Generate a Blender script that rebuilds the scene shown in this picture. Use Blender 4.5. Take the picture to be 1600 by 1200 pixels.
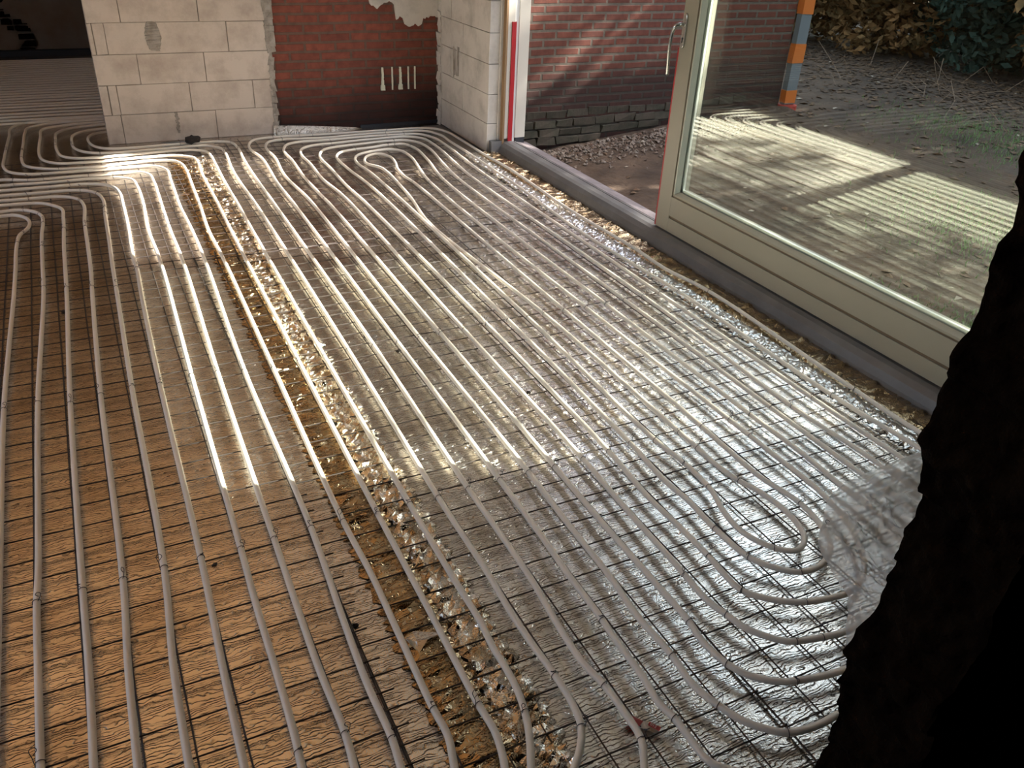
import bpy, bmesh, math, random
import numpy as np
from mathutils import Matrix, Vector, noise

for o in list(bpy.data.objects):
    bpy.data.objects.remove(o)
S = bpy.context.scene
C = S.collection
R = math.radians
random.seed(7)
rng = np.random.default_rng(11)

# ------------------------------------------------------------------ camera
YAW, PITCH, ROLL = R(27.626), R(30.248), R(2.947)
fw = Vector((math.sin(YAW)*math.cos(PITCH), math.cos(YAW)*math.cos(PITCH), -math.sin(PITCH)))
r0 = Vector((math.cos(YAW), -math.sin(YAW), 0)); u0 = r0.cross(fw)
rt = r0*math.cos(ROLL)+u0*math.sin(ROLL); up = -r0*math.sin(ROLL)+u0*math.cos(ROLL)
cam = bpy.data.cameras.new('camera'); co = bpy.data.objects.new('camera', cam); C.objects.link(co)
M3 = Matrix((rt, up, -fw)).transposed()
co.matrix_world = Matrix.Translation((0, 0, 1.6)) @ M3.to_4x4()
cam.sensor_fit = 'HORIZONTAL'; cam.sensor_width = 36; cam.lens = 36*1317.94/1600
cam.clip_start = .02; cam.clip_end = 200
S.camera = co

# ------------------------------------------------------------------ light
SUN_EL, SUN_DIR = R(36.5), Vector((1.0, -.235, 0)).normalized()
sd = SUN_DIR*math.cos(SUN_EL)+Vector((0, 0, math.sin(SUN_EL)))
sun = bpy.data.lights.new('sun', 'SUN'); sun.energy = 11.0; sun.angle = R(.6); sun.color = (1, .95, .86)
so = bpy.data.objects.new('sun', sun); C.objects.link(so)
so.rotation_euler = sd.to_track_quat('Z', 'Y').to_euler()
W = bpy.data.worlds.new('world'); S.world = W; W.use_nodes = True
wn = W.node_tree; bg = wn.nodes['Background']
sky = wn.nodes.new('ShaderNodeTexSky'); sky.sky_type = 'NISHITA'; sky.sun_disc = False
sky.sun_elevation = SUN_EL; sky.sun_rotation = math.atan2(SUN_DIR.x, SUN_DIR.y)
sky.air_density = 1.0; sky.dust_density = 2.5; sky.ozone_density = 1.0
hsv = wn.nodes.new('ShaderNodeHueSaturation'); hsv.inputs['Saturation'].default_value = .65
wn.links.new(sky.outputs[0], hsv.inputs['Color']); wn.links.new(hsv.outputs[0], bg.inputs[0]); bg.inputs[1].default_value = .22
for nm_, loc_, rot_, sx_, sy_ in (('portal_door', (3.0, 3.4, 1.25), (0, R(90), 0), 2.4, 4.2), ('portal_added_window', (-3.45, 3.0, 1.6), (0, R(-90), 0), 1.8, 5.2)):  # second portal guides sky light through the added left windows
    pl = bpy.data.lights.new(nm_, 'AREA'); pl.shape = 'RECTANGLE'; pl.size = sx_; pl.size_y = sy_; pl.cycles.is_portal = True
    po = bpy.data.objects.new(nm_, pl); C.objects.link(po); po.location = loc_; po.rotation_euler = rot_
S.view_settings.view_transform = 'Standard'; S.view_settings.look = 'None'
S.view_settings.gamma = 1; S.view_settings.use_curve_mapping = False
S.view_settings.exposure = 2.0

# traced pipe runs and wire ties, metres on the floor
PIPES = {
 1: [(-3,4.947),(-1.2,4.937),(-0.466,4.927),(-0.41,4.93),(-0.357,4.88),(-0.331,4.798),(-0.337,4.7),(-0.373,4.607),(-0.386,4.446),(-0.388,4.137),(-0.391,3.863),(-0.411,2.87),(-0.405,2),(-0.4,1.2),(-0.4,0.7)],
 2: [(-3,5.022),(-1.2,5.012),(-0.468,5.002),(-0.378,5.004),(-0.318,4.962),(-0.277,4.884),(-0.269,4.767),(-0.277,4.583),(-0.279,4.194),(-0.279,3.821),(-0.309,2.873),(-0.317,1.964),(-0.321,1.867),(-0.32,1.628),(-0.318,1.374),(-0.316,1.154)],
 3: [(-3,5.132),(-1.2,5.122),(-0.47,5.112),(-0.287,5.096),(-0.226,5.042),(-0.178,4.959),(-0.174,4.796),(-0.184,4.374),(-0.191,3.788),(-0.211,2.833),(-0.217,1.865),(-0.217,1.582),(-0.222,1.322),(-0.226,1.102)],
 4: [(-3,5.212),(-1.2,5.202),(-0.472,5.192),(-0.317,5.187),(-0.201,5.184),(-0.131,5.149),(-0.091,5.101),(-0.068,4.978),(-0.078,4.702),(-0.081,4.338),(-0.084,4.026),(-0.093,3.752),(-0.115,2.854),(-0.123,1.867),(-0.137,1.546),(-0.142,1.286),(-0.146,1.066)],
 5: [(-3,5.306),(-1.2,5.296),(-0.474,5.286),(-0.279,5.281),(-0.117,5.277),(-0.036,5.239),(0.01,5.175),(0.032,5.048),(0.025,4.792),(0.018,4.422),(0.008,4.041),(0.004,3.802),(-0.013,2.869),(-0.023,1.871),(-0.044,1.505),(-0.048,1.244),(-0.051,1.024)],
 6: [(-3,5.402),(-1.2,5.392),(-0.476,5.382),(-0.235,5.378),(-0.029,5.375),(0.053,5.336),(0.1,5.27),(0.124,5.149),(0.124,4.936),(0.118,4.553),(0.104,4.166),(0.107,3.981),(0.098,3.716),(0.079,2.857),(0.07,1.871),(0.058,1.46),(0.053,1.198),(0.049,0.978)],
 7: [(-3,5.502),(-1.2,5.492),(-0.478,5.482),(-0.234,5.467),(0.021,5.478),(0.117,5.461),(0.19,5.41),(0.212,5.377),(0.227,5.203),(0.225,4.902),(0.207,4.472),(0.214,4.024),(0.189,2.882),(0.173,1.868),(0.168,1.642),(0.167,1.412),(0.164,1.226),(0.159,1.145),(0.145,0.925)],
 8: [(-3,5.618),(-1.2,5.608),(-0.48,5.598),(-0.316,5.545),(-0.062,5.545),(0.202,5.544),(0.268,5.523),(0.31,5.468),(0.323,5.288),(0.32,5.098),(0.315,4.873),(0.308,4.437),(0.31,3.99),(0.279,2.867),(0.264,1.875),(0.258,1.391),(0.263,1.191),(0.257,1.101),(0.242,0.881)],
 9: [(0.6,7.073),(0.2,7.053),(-0.326,6.993),(-0.433,6.869),(-0.449,6.601),(-0.467,6.1),(-0.466,5.851),(-0.43,5.742),(-0.346,5.675),(-0.19,5.653),(0.211,5.655),(0.325,5.649),(0.39,5.599),(0.422,5.517),(0.417,5.325),(0.409,5.007),(0.404,4.843),(0.409,4.402),(0.406,3.98),(0.371,2.846),(0.368,1.877),(0.351,1.484),(0.346,1.292),(0.35,1.139),(0.344,1.066),(0.326,0.847)],
 10: [(0.6,6.988),(0.2,6.968),(-0.23,6.908),(-0.335,6.822),(-0.354,6.698),(-0.365,6.371),(-0.371,5.996),(-0.346,5.856),(-0.263,5.774),(-0.101,5.723),(0.218,5.741),(0.359,5.758),(0.477,5.721),(0.517,5.649),(0.53,5.512),(0.519,5.173),(0.507,4.808),(0.486,4.375),(0.489,3.95),(0.473,2.826),(0.459,1.872),(0.465,1.625),(0.462,1.438),(0.459,1.282),(0.458,1.171),(0.461,1.093),(0.445,1.021),(0.397,0.806)],
 11: [(0.6,6.908),(0.2,6.888),(-0.15,6.828),(-0.244,6.759),(-0.262,6.547),(-0.271,6.056),(-0.244,5.942),(-0.174,5.861),(-0.05,5.838),(0.227,5.844),(0.492,5.841),(0.562,5.804),(0.61,5.758),(0.621,5.617),(0.608,5.402),(0.605,5.145),(0.601,4.777),(0.592,4.338),(0.585,3.89),(0.572,2.84),(0.559,1.864),(0.558,1.572),(0.557,1.401),(0.554,1.142),(0.558,1.067),(0.549,1.007),(0.539,0.973),(0.477,0.762)],
 12: [(0.6,6.826),(0.2,6.806),(-0.063,6.746),(-0.155,6.642),(-0.172,6.416),(-0.17,6.167),(-0.141,6.017),(-0.067,5.948),(0.046,5.929),(0.235,5.934),(0.53,5.958),(0.629,5.945),(0.706,5.889),(0.721,5.756),(0.717,5.587),(0.706,5.205),(0.702,4.743),(0.693,4.293),(0.671,2.845),(0.66,1.872),(0.658,1.541),(0.66,1.367),(0.654,1.28),(0.654,1.175),(0.645,1.101),(0.621,1.021),(0.589,0.951),(0.498,0.751)],
 13: [(0.6,6.712),(0.2,6.692),(0.009,6.632),(-0.059,6.542),(-0.077,6.355),(-0.068,6.201),(-0.016,6.089),(0.075,6.03),(0.242,6.012),(0.56,6.032),(0.728,6.034),(0.809,5.942),(0.819,5.807),(0.796,5.473),(0.788,5.22),(0.794,4.712),(0.771,2.867),(0.749,1.868),(0.749,1.502),(0.743,1.355),(0.745,1.246),(0.75,1.142),(0.748,1.055),(0.736,0.996),(0.705,0.948),(0.671,0.914),(0.515,0.758)],
 14: [(0.6,6.636),(0.35,6.616),(0.082,6.556),(0.034,6.48),(0.026,6.325),(0.062,6.196),(0.131,6.126),(0.25,6.107),(0.575,6.113),(0.808,6.114),(0.895,6.072),(0.92,5.909),(0.906,5.684),(0.894,5.355),(0.891,4.716),(0.874,2.862),(0.849,1.873),(0.846,1.46),(0.832,1.276),(0.829,1.145),(0.841,1.072),(0.843,0.99),(0.839,0.914),(0.806,0.853),(0.701,0.66)],
 15: [(2.47,0.75),(2.46,1.1),(2.433,1.531),(2.445,1.869),(2.489,2.818),(2.453,3.118),(2.46,3.416),(2.444,4.065),(2.471,4.876),(2.456,5.298),(2.457,5.729),(2.447,5.926),(2.395,6.041),(2.291,6.09),(2.111,6.1),(1.816,6.104),(1.381,6.113),(1.128,6.111),(1.056,6.078),(1.004,5.97),(0.99,5.838),(1.016,5.619),(0.993,5.06),(0.993,4.646),(0.971,2.853),(0.957,1.877),(0.953,1.638),(0.943,1.414),(0.941,1.263),(0.935,1.163),(0.933,1.047),(0.925,0.972),(0.934,0.927),(0.934,0.864),(0.942,0.796),(1.22,0.645),(1.45,0.645),(1.8,0.66),(2.025,0.69),(2.175,0.835),(2.235,1.025),(2.243,1.481),(2.245,1.88),(2.255,2.882),(2.26,4.809),(2.278,5.219),(2.297,5.608),(2.288,5.796),(2.216,5.932),(2.061,5.957),(1.773,5.963),(1.511,5.946),(1.33,5.945),(1.248,5.898),(1.209,5.823),(1.187,5.729),(1.189,5.504),(1.172,5.14),(1.176,4.755),(1.181,4.583),(1.16,2.865),(1.149,1.873),(1.142,1.542),(1.141,1.328),(1.139,1.148),(1.13,1.088),(1.141,1.003),(1.167,0.953),(1.219,0.91),(1.28,0.889),(1.409,0.871),(1.831,0.915),(1.981,1.035),(2.041,1.225),(2.045,1.473),(2.051,1.886),(2.06,2.88),(2.064,4.785),(2.099,5.146),(2.149,5.528),(2.135,5.692),(2.068,5.785),(1.935,5.805),(1.716,5.779),(1.528,5.746),(1.449,5.701),(1.4,5.616),(1.375,5.51),(1.375,5.278),(1.367,4.886),(1.377,4.542),(1.371,2.872),(1.355,1.88),(1.336,1.614),(1.34,1.473),(1.339,1.33),(1.333,1.244),(1.336,1.185),(1.383,1.129),(1.441,1.091),(1.512,1.07),(1.59,1.062),(1.69,1.1),(1.787,1.22),(1.847,1.41),(1.855,1.677),(1.857,1.881),(1.85,2.865),(1.871,4.805),(1.954,5.383),(1.936,5.539),(1.863,5.595),(1.752,5.577),(1.642,5.526),(1.59,5.445),(1.57,5.324),(1.587,5.094),(1.563,2.871),(1.536,1.874),(1.547,1.724),(1.537,1.571),(1.504,1.467),(1.496,1.369),(1.534,1.281),(1.586,1.247),(1.646,1.281),(1.679,1.376),(1.673,1.507),(1.65,1.577),(1.638,1.675),(1.641,1.78),(1.642,1.882),(1.645,2.873),(1.597,4.115),(1.649,4.524),(1.673,4.787),(1.69,5.076),(1.68,5.198),(1.625,5.307),(1.645,5.412),(1.689,5.479),(1.753,5.51),(1.797,5.48),(1.822,5.407),(1.808,5.267),(1.776,5.138),(1.762,4.967),(1.773,4.836),(1.773,4.597),(1.746,2.876),(1.737,1.882),(1.731,1.743),(1.727,1.57),(1.75,1.412),(1.725,1.287),(1.686,1.219),(1.597,1.171),(1.531,1.175),(1.478,1.217),(1.441,1.281),(1.431,1.419),(1.439,1.561),(1.432,1.668),(1.447,1.891),(1.473,2.879),(1.501,4.829),(1.478,5.202),(1.474,5.432),(1.487,5.524),(1.55,5.62),(1.655,5.657),(1.774,5.673),(1.902,5.706),(2.014,5.691),(2.056,5.573),(2.038,5.292),(1.968,4.802),(1.954,2.868),(1.949,1.88),(1.949,1.627),(1.937,1.426),(1.939,1.315),(1.879,1.125),(1.729,1.005),(1.495,0.961),(1.416,0.971),(1.325,0.997),(1.291,1.028),(1.256,1.078),(1.243,1.131),(1.229,1.186),(1.235,1.342),(1.238,1.48),(1.245,1.67),(1.254,1.875),(1.262,2.863),(1.295,4.545),(1.289,4.781),(1.268,5.053),(1.279,5.414),(1.276,5.62),(1.299,5.729),(1.335,5.786),(1.413,5.832),(1.539,5.848),(1.746,5.878),(1.964,5.889),(2.109,5.886),(2.201,5.802),(2.219,5.595),(2.185,5.167),(2.159,4.812),(2.165,2.885),(2.13,1.863),(2.142,1.483),(2.12,1.125),(2.06,0.935),(1.91,0.815),(1.269,0.781),(1.205,0.78),(1.141,0.793),(1.107,0.817),(1.072,0.856),(1.046,0.914),(1.028,0.985),(1.034,1.075),(1.029,1.22),(1.042,1.37),(1.047,1.598),(1.058,1.878),(1.066,2.858),(1.093,4.613),(1.089,4.783),(1.068,5.2),(1.098,5.594),(1.093,5.841),(1.117,5.954),(1.156,6.013),(1.242,6.042),(1.53,6.014),(1.794,6.033),(2.086,6.028),(2.281,6.012),(2.363,5.871),(2.363,5.662),(2.365,5.377),(2.362,4.941),(2.359,4.649),(2.32,3.845),(2.318,3.535),(2.35,2.869),(2.331,1.87),(2.349,1.486),(2.35,1.1),(2.36,0.75)],
}
TIES = {
 'T1': [(-0.411,2.87),(-0.309,2.873),(-0.211,2.833),(-0.115,2.854),(-0.013,2.869),(0.079,2.857),(0.189,2.882),(0.279,2.867),(0.371,2.846),(0.473,2.826),(0.572,2.84),(0.671,2.845),(0.771,2.867),(0.874,2.862),(0.971,2.853),(1.066,2.858),(1.16,2.865),(1.262,2.863),(1.371,2.872),(1.473,2.879),(1.563,2.871),(1.645,2.873),(1.746,2.876),(1.85,2.865),(1.954,2.868),(2.06,2.88),(2.165,2.885),(2.255,2.882),(2.35,2.869),(2.489,2.818)],
 'T2': [(-0.321,1.867),(-0.217,1.865),(-0.123,1.867),(-0.023,1.871),(0.07,1.871),(0.173,1.868),(0.264,1.875),(0.368,1.877),(0.459,1.872),(0.559,1.864),(0.66,1.872),(0.749,1.868),(0.849,1.873),(0.957,1.877),(1.058,1.878),(1.149,1.873),(1.254,1.875),(1.355,1.88),(1.447,1.891),(1.536,1.874),(1.642,1.882),(1.737,1.882),(1.857,1.881),(1.949,1.88),(2.051,1.886),(2.13,1.863),(2.245,1.88),(2.331,1.87),(2.445,1.869)],
 'T3': [(1.773,4.836),(1.871,4.805),(1.968,4.802),(2.064,4.785),(2.159,4.812),(2.255,4.796),(1.556,4.825),(1.41,4.793),(1.195,4.687),(0.222,4.835),(0.32,4.836),(0.421,4.919)],
 'F': [(-0.315,1.384),(0.154,1.188),(0.257,1.19),(0.348,1.135),(0.449,1.176),(0.558,1.14),(0.64,1.09),(0.75,1.142),(0.738,1),(0.839,1.073),(0.843,0.908),(1.037,1.074),(0.935,0.93),(1.046,0.918),(1.361,1.197),(1.246,1.134),(1.142,1.151),(1.143,1.005),(1.471,1.085),(1.34,0.997),(1.426,0.973),(1.261,0.901),(1.138,0.801),(1.538,1.587),(1.658,1.579),(1.543,1.279),(1.431,1.418),(1.45,1.29),(1.533,1.184),(1.344,1.336),(1.345,1.191),(1.243,1.288),(1.754,1.416),(1.722,1.278),(1.843,1.778),(1.651,1.786),(1.555,1.731),(0.95,1.245)],
 'B': [(-0.191,6.422),(-0.364,6.225),(-0.451,6.251),(-0.171,6.281),(-0.07,6.252),(-0.374,6.057),(0.08,6.044),(-0.156,5.754),(-0.266,5.543),(-0.332,5.564),(-0.413,5.448),(-0.025,5.533),(-0.131,5.357),(0.114,5.462),(-0.075,5.264),(-0.342,5.219),(0.01,5.175),(-0.095,5.09),(0.573,6.096),(0.911,6.067),(0.823,5.806),(0.921,5.892),(-0.378,4.972),(-0.283,4.897),(-0.27,4.757),(-0.362,4.622),(-0.383,4.49),(-0.28,4.4),(-0.181,4.637),(-0.076,4.62),(0.016,4.806),(0.029,4.901),(-0.099,5.068),(0.098,3.976),(-0.092,3.823),(-0.286,3.888),(-0.192,3.853),(0.277,4.653),(0.305,4.518),(0.486,4.827),(0.001,3.789),(1.238,6.025),(1.208,6.088),(1.385,6.074),(1.475,6.086),(1.977,5.942),(2.11,5.943),(1.645,5.712),(1.538,5.813),(1.482,5.461),(1.943,5.73),(1.912,5.668),(2.057,5.625),(1.272,5.622),(1.089,5.629)],
}
# ------------------------------------------------------------------ materials
def mat(name, col, rough=.6, metal=0., bump=None, var=None, spec=.5):
    """col colour; bump=(scale xyz, strength, dist); var=(scale, colour2, lo, hi)"""
    m = bpy.data.materials.new(name); m.use_nodes = True
    nt = m.node_tree; b = nt.nodes['Principled BSDF']
    b.inputs['Base Color'].default_value = (*col, 1); b.inputs['Roughness'].default_value = rough
    b.inputs['Metallic'].default_value = metal; b.inputs['Specular IOR Level'].default_value = spec
    tc = nt.nodes.new('ShaderNodeTexCoord')
    if var:
        n = nt.nodes.new('ShaderNodeTexNoise'); n.inputs['Scale'].default_value = var[0]
        n.inputs['Detail'].default_value = 6; n.inputs['Roughness'].default_value = .65
        nt.links.new(tc.outputs['Object'], n.inputs['Vector'])
        r = nt.nodes.new('ShaderNodeValToRGB'); r.color_ramp.elements[0].position = var[2]; r.color_ramp.elements[1].position = var[3]
        r.color_ramp.elements[0].color = (*var[1], 1); r.color_ramp.elements[1].color = (*col, 1)
        nt.links.new(n.outputs['Fac'], r.inputs[0]); nt.links.new(r.outputs[0], b.inputs['Base Color'])
    if bump:
        mp = nt.nodes.new('ShaderNodeMapping'); mp.inputs['Scale'].default_value = bump[0]
        n = nt.nodes.new('ShaderNodeTexNoise'); n.inputs['Scale'].default_value = 1; n.inputs['Detail'].default_value = 4
        bp = nt.nodes.new('ShaderNodeBump'); bp.inputs['Strength'].default_value = bump[1]; bp.inputs['Distance'].default_value = bump[2]
        nt.links.new(tc.outputs['Object'], mp.inputs[0]); nt.links.new(mp.outputs[0], n.inputs['Vector'])
        nt.links.new(n.outputs['Fac'], bp.inputs['Height']); nt.links.new(bp.outputs[0], b.inputs['Normal'])
    return m

def N(nt, t, **k):
    n = nt.nodes.new(t)
    for a, v in k.items():
        if a.startswith('i_'): n.inputs[a[2:].replace('_', ' ')].default_value = v
        else: setattr(n, a, v)
    return n

def math_(nt, op, a, b=None, c=None):
    n = nt.nodes.new('ShaderNodeMath'); n.operation = op
    for i, v in enumerate((a, b, c)):
        if v is None: continue
        if isinstance(v, (int, float)): n.inputs[i].default_value = v
        else: nt.links.new(v, n.inputs[i])
    return n.outputs[0]

def foil_mat(name='crinkled_foil', col=None, dust=None, rough=None, f=112., dist=1.6, sx=9., sy=30., crease_shade=.42, bstr=.7, bdist=.0014, patch=5.):
    """metal foil with fine wavering wrinkle lines that run along X"""
    m = bpy.data.materials.new(name); m.use_nodes = True; nt = m.node_tree; L = nt.links.new
    b = nt.nodes['Principled BSDF']; b.inputs['Metallic'].default_value = FOIL_METAL
    tc = N(nt, 'ShaderNodeTexCoord'); sp = N(nt, 'ShaderNodeSeparateXYZ'); L(tc.outputs['Object'], sp.inputs[0])
    def noi(s, detail, sc=1.):
        mp = N(nt, 'ShaderNodeMapping'); mp.inputs['Scale'].default_value = s; L(tc.outputs['Object'], mp.inputs[0])
        n = N(nt, 'ShaderNodeTexNoise'); n.inputs['Scale'].default_value = sc; n.inputs['Detail'].default_value = detail
        L(mp.outputs[0], n.inputs['Vector']); return n.outputs['Fac']
    w1 = noi((sx, sy, 10), 2.5); w2 = noi((sx*5, sy*2.2, 10), 1.)
    ph = math_(nt, 'ADD', math_(nt, 'MULTIPLY', sp.outputs['Y'], f), math_(nt, 'ADD', math_(nt, 'MULTIPLY', w1, dist*3), math_(nt, 'MULTIPLY', w2, dist)))
    d = math_(nt, 'PINGPONG', ph, .5)                       # 0 on a line, .5 between lines
    line = math_(nt, 'MINIMUM', math_(nt, 'MULTIPLY', d, 5.), 1.)
    brk = math_(nt, 'MINIMUM', math_(nt, 'MAXIMUM', math_(nt, 'MULTIPLY', math_(nt, 'SUBTRACT', noi((sx*3, f*.5, 10), 1.), .50), 6.), 0.), 1.)
    ridge = math_(nt, 'MAXIMUM', line, math_(nt, 'MULTIPLY', brk, .8))
    n2 = noi((260, 260, 260), 2)
    h = math_(nt, 'ADD', ridge, math_(nt, 'MULTIPLY', n2, .8))
    bp = N(nt, 'ShaderNodeBump'); bp.inputs['Strength'].default_value = bstr; bp.inputs['Distance'].default_value = bdist
    L(h, bp.inputs['Height']); L(bp.outputs[0], b.inputs['Normal'])
    cr = N(nt, 'ShaderNodeValToRGB'); cr.color_ramp.elements[0].position = .35; cr.color_ramp.elements[1].position = .62
    cr.color_ramp.elements[0].color = (*(dust or FOIL_DUST), 1); cr.color_ramp.elements[1].color = (*(col or FOIL_COL), 1)
    L(noi((1, 1, 1), 5, patch), cr.inputs[0])
    mx = N(nt, 'ShaderNodeMix', data_type='RGBA', blend_type='MULTIPLY'); mx.inputs[0].default_value = 1
    rr = N(nt, 'ShaderNodeValToRGB'); rr.color_ramp.elements[0].color = (crease_shade, crease_shade*.93, crease_shade*.88, 1); rr.color_ramp.elements[1].position = .9; rr.color_ramp.elements[1].color = (1, 1, 1, 1)  # crease shade painted into the colour along each wrinkle line
    L(ridge, rr.inputs[0]); L(cr.outputs[0], mx.inputs[6]); L(rr.outputs[0], mx.inputs[7]); L(mx.outputs[2], b.inputs['Base Color'])
    b.inputs['Roughness'].default_value = FOIL_ROUGH if rough is None else rough
    return m

def brick_mat(name, c1, c2, mortar, bw, bh, mw, axes='xz', damp_shade=None, off=(0, 0), bump=.6):
    m = bpy.data.materials.new(name); m.use_nodes = True; nt = m.node_tree; L = nt.links.new
    b = nt.nodes['Principled BSDF']; b.inputs['Roughness'].default_value = .85
    tc = N(nt, 'ShaderNodeTexCoord'); sp = N(nt, 'ShaderNodeSeparateXYZ'); L(tc.outputs['Object'], sp.inputs[0])
    cb = N(nt, 'ShaderNodeCombineXYZ'); nw = N(nt, 'ShaderNodeTexNoise'); nw.inputs['Scale'].default_value = 4
    L(tc.outputs['Object'], nw.inputs['Vector'])
    wob = math_(nt, 'MULTIPLY', math_(nt, 'SUBTRACT', nw.outputs['Fac'], .5), .012)
    a = sp.outputs['X'] if axes[0] == 'x' else sp.outputs['Y']
    L(math_(nt, 'ADD', math_(nt, 'ADD', a, off[0]), wob), cb.inputs[0]); L(math_(nt, 'ADD', math_(nt, 'ADD', sp.outputs['Z'], off[1]), wob), cb.inputs[1])
    br = N(nt, 'ShaderNodeTexBrick'); br.offset = .5; br.inputs['Scale'].default_value = 1
    br.inputs['Brick Width'].default_value = bw; br.inputs['Row Height'].default_value = bh; br.inputs['Mortar Size'].default_value = mw
    br.inputs['Mortar Smooth'].default_value = .3
    br.inputs['Color1'].default_value = (*c1, 1); br.inputs['Color2'].default_value = (*c2, 1); br.inputs['Mortar'].default_value = (*mortar, 1)
    L(cb.outputs[0], br.inputs['Vector'])
    n = N(nt, 'ShaderNodeTexNoise'); n.inputs['Scale'].default_value = 22; n.inputs['Detail'].default_value = 7
    L(tc.outputs['Object'], n.inputs['Vector'])
    hs = N(nt, 'ShaderNodeMix', data_type='RGBA', blend_type='MULTIPLY'); hs.inputs[0].default_value = .55
    L(br.outputs['Color'], hs.inputs[6]); g = N(nt, 'ShaderNodeValToRGB'); g.color_ramp.elements[0].position = .3; g.color_ramp.elements[0].color = (.45, .42, .4, 1); g.color_ramp.elements[1].position = .65
    L(n.outputs['Fac'], g.inputs[0]); L(g.outputs[0], hs.inputs[7]); out = hs.outputs[2]
    if damp_shade:      # rising damp, on the inner wall also painted shade: (colour, z where it ends, softness, x slope, x origin)
        scol, z0, soft, sx, x0 = damp_shade
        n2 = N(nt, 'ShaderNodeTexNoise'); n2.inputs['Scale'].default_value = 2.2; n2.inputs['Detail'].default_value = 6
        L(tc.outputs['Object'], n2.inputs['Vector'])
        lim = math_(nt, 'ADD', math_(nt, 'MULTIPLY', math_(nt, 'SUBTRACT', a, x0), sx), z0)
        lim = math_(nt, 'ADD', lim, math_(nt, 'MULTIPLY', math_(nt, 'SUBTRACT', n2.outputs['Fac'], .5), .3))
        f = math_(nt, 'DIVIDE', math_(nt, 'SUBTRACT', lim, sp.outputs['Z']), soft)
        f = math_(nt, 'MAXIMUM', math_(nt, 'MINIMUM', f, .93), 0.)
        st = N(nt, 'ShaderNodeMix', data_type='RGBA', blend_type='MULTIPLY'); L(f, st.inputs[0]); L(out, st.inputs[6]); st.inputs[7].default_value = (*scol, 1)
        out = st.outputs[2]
    L(out, b.inputs['Base Color'])
    bp = N(nt, 'ShaderNodeBump'); bp.inputs['Strength'].default_value = bump; bp.inputs['Distance'].default_value = .008
    hh = math_(nt, 'ADD', math_(nt, 'SUBTRACT', 1., br.outputs['Fac']), math_(nt, 'MULTIPLY', n.outputs['Fac'], .35))
    L(hh, bp.inputs['Height']); L(bp.outputs[0], b.inputs['Normal'])
    return m

def glass_mat(tint):
    m = bpy.data.materials.new('window_glass'); m.use_nodes = True; nt = m.node_tree; L = nt.links.new
    nt.nodes.remove(nt.nodes['Principled BSDF']); out = nt.nodes['Material Output']
    g = N(nt, 'ShaderNodeNewGeometry'); vm = N(nt, 'ShaderNodeVectorMath', operation='DOT_PRODUCT')
    L(g.outputs['Normal'], vm.inputs[0]); L(g.outputs['Incoming'], vm.inputs[1])
    c = math_(nt, 'ABSOLUTE', vm.outputs['Value'])
    F = math_(nt, 'ADD', math_(nt, 'MULTIPLY', math_(nt, 'POWER', math_(nt, 'SUBTRACT', 1., c), 5.), .95), .042)
    t = N(nt, 'ShaderNodeBsdfTransparent'); t.inputs[0].default_value = (*tint, 1)
    gl = N(nt, 'ShaderNodeBsdfGlossy'); gl.inputs['Roughness'].default_value = 0.0; gl.inputs[0].default_value = (.95, 1, .97, 1)
    mx = N(nt, 'ShaderNodeMixShader'); L(F, mx.inputs[0]); L(t.outputs[0], mx.inputs[1]); L(gl.outputs[0], mx.inputs[2]); L(mx.outputs[0], out.inputs[0])
    return m

def sheet_mat():
    m = bpy.data.materials.new('polythene'); m.use_nodes = True; nt = m.node_tree; L = nt.links.new
    b = nt.nodes['Principled BSDF']; b.inputs['Base Color'].default_value = (.62, .61, .58, 1); b.inputs['Roughness'].default_value = .18
    tr = N(nt, 'ShaderNodeBsdfTransparent'); tl = N(nt, 'ShaderNodeBsdfTranslucent'); tl.inputs[0].default_value = (.8, .78, .74, 1)
    m1 = N(nt, 'ShaderNodeMixShader'); m1.inputs[0].default_value = .3; m2 = N(nt, 'ShaderNodeMixShader'); m2.inputs[0].default_value = .42
    L(b.outputs[0], m1.inputs[1]); L(tl.outputs[0], m1.inputs[2]); L(m1.outputs[0], m2.inputs[1]); L(tr.outputs[0], m2.inputs[2])
    L(m2.outputs[0], nt.nodes['Material Output'].inputs[0])
    return m

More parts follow.
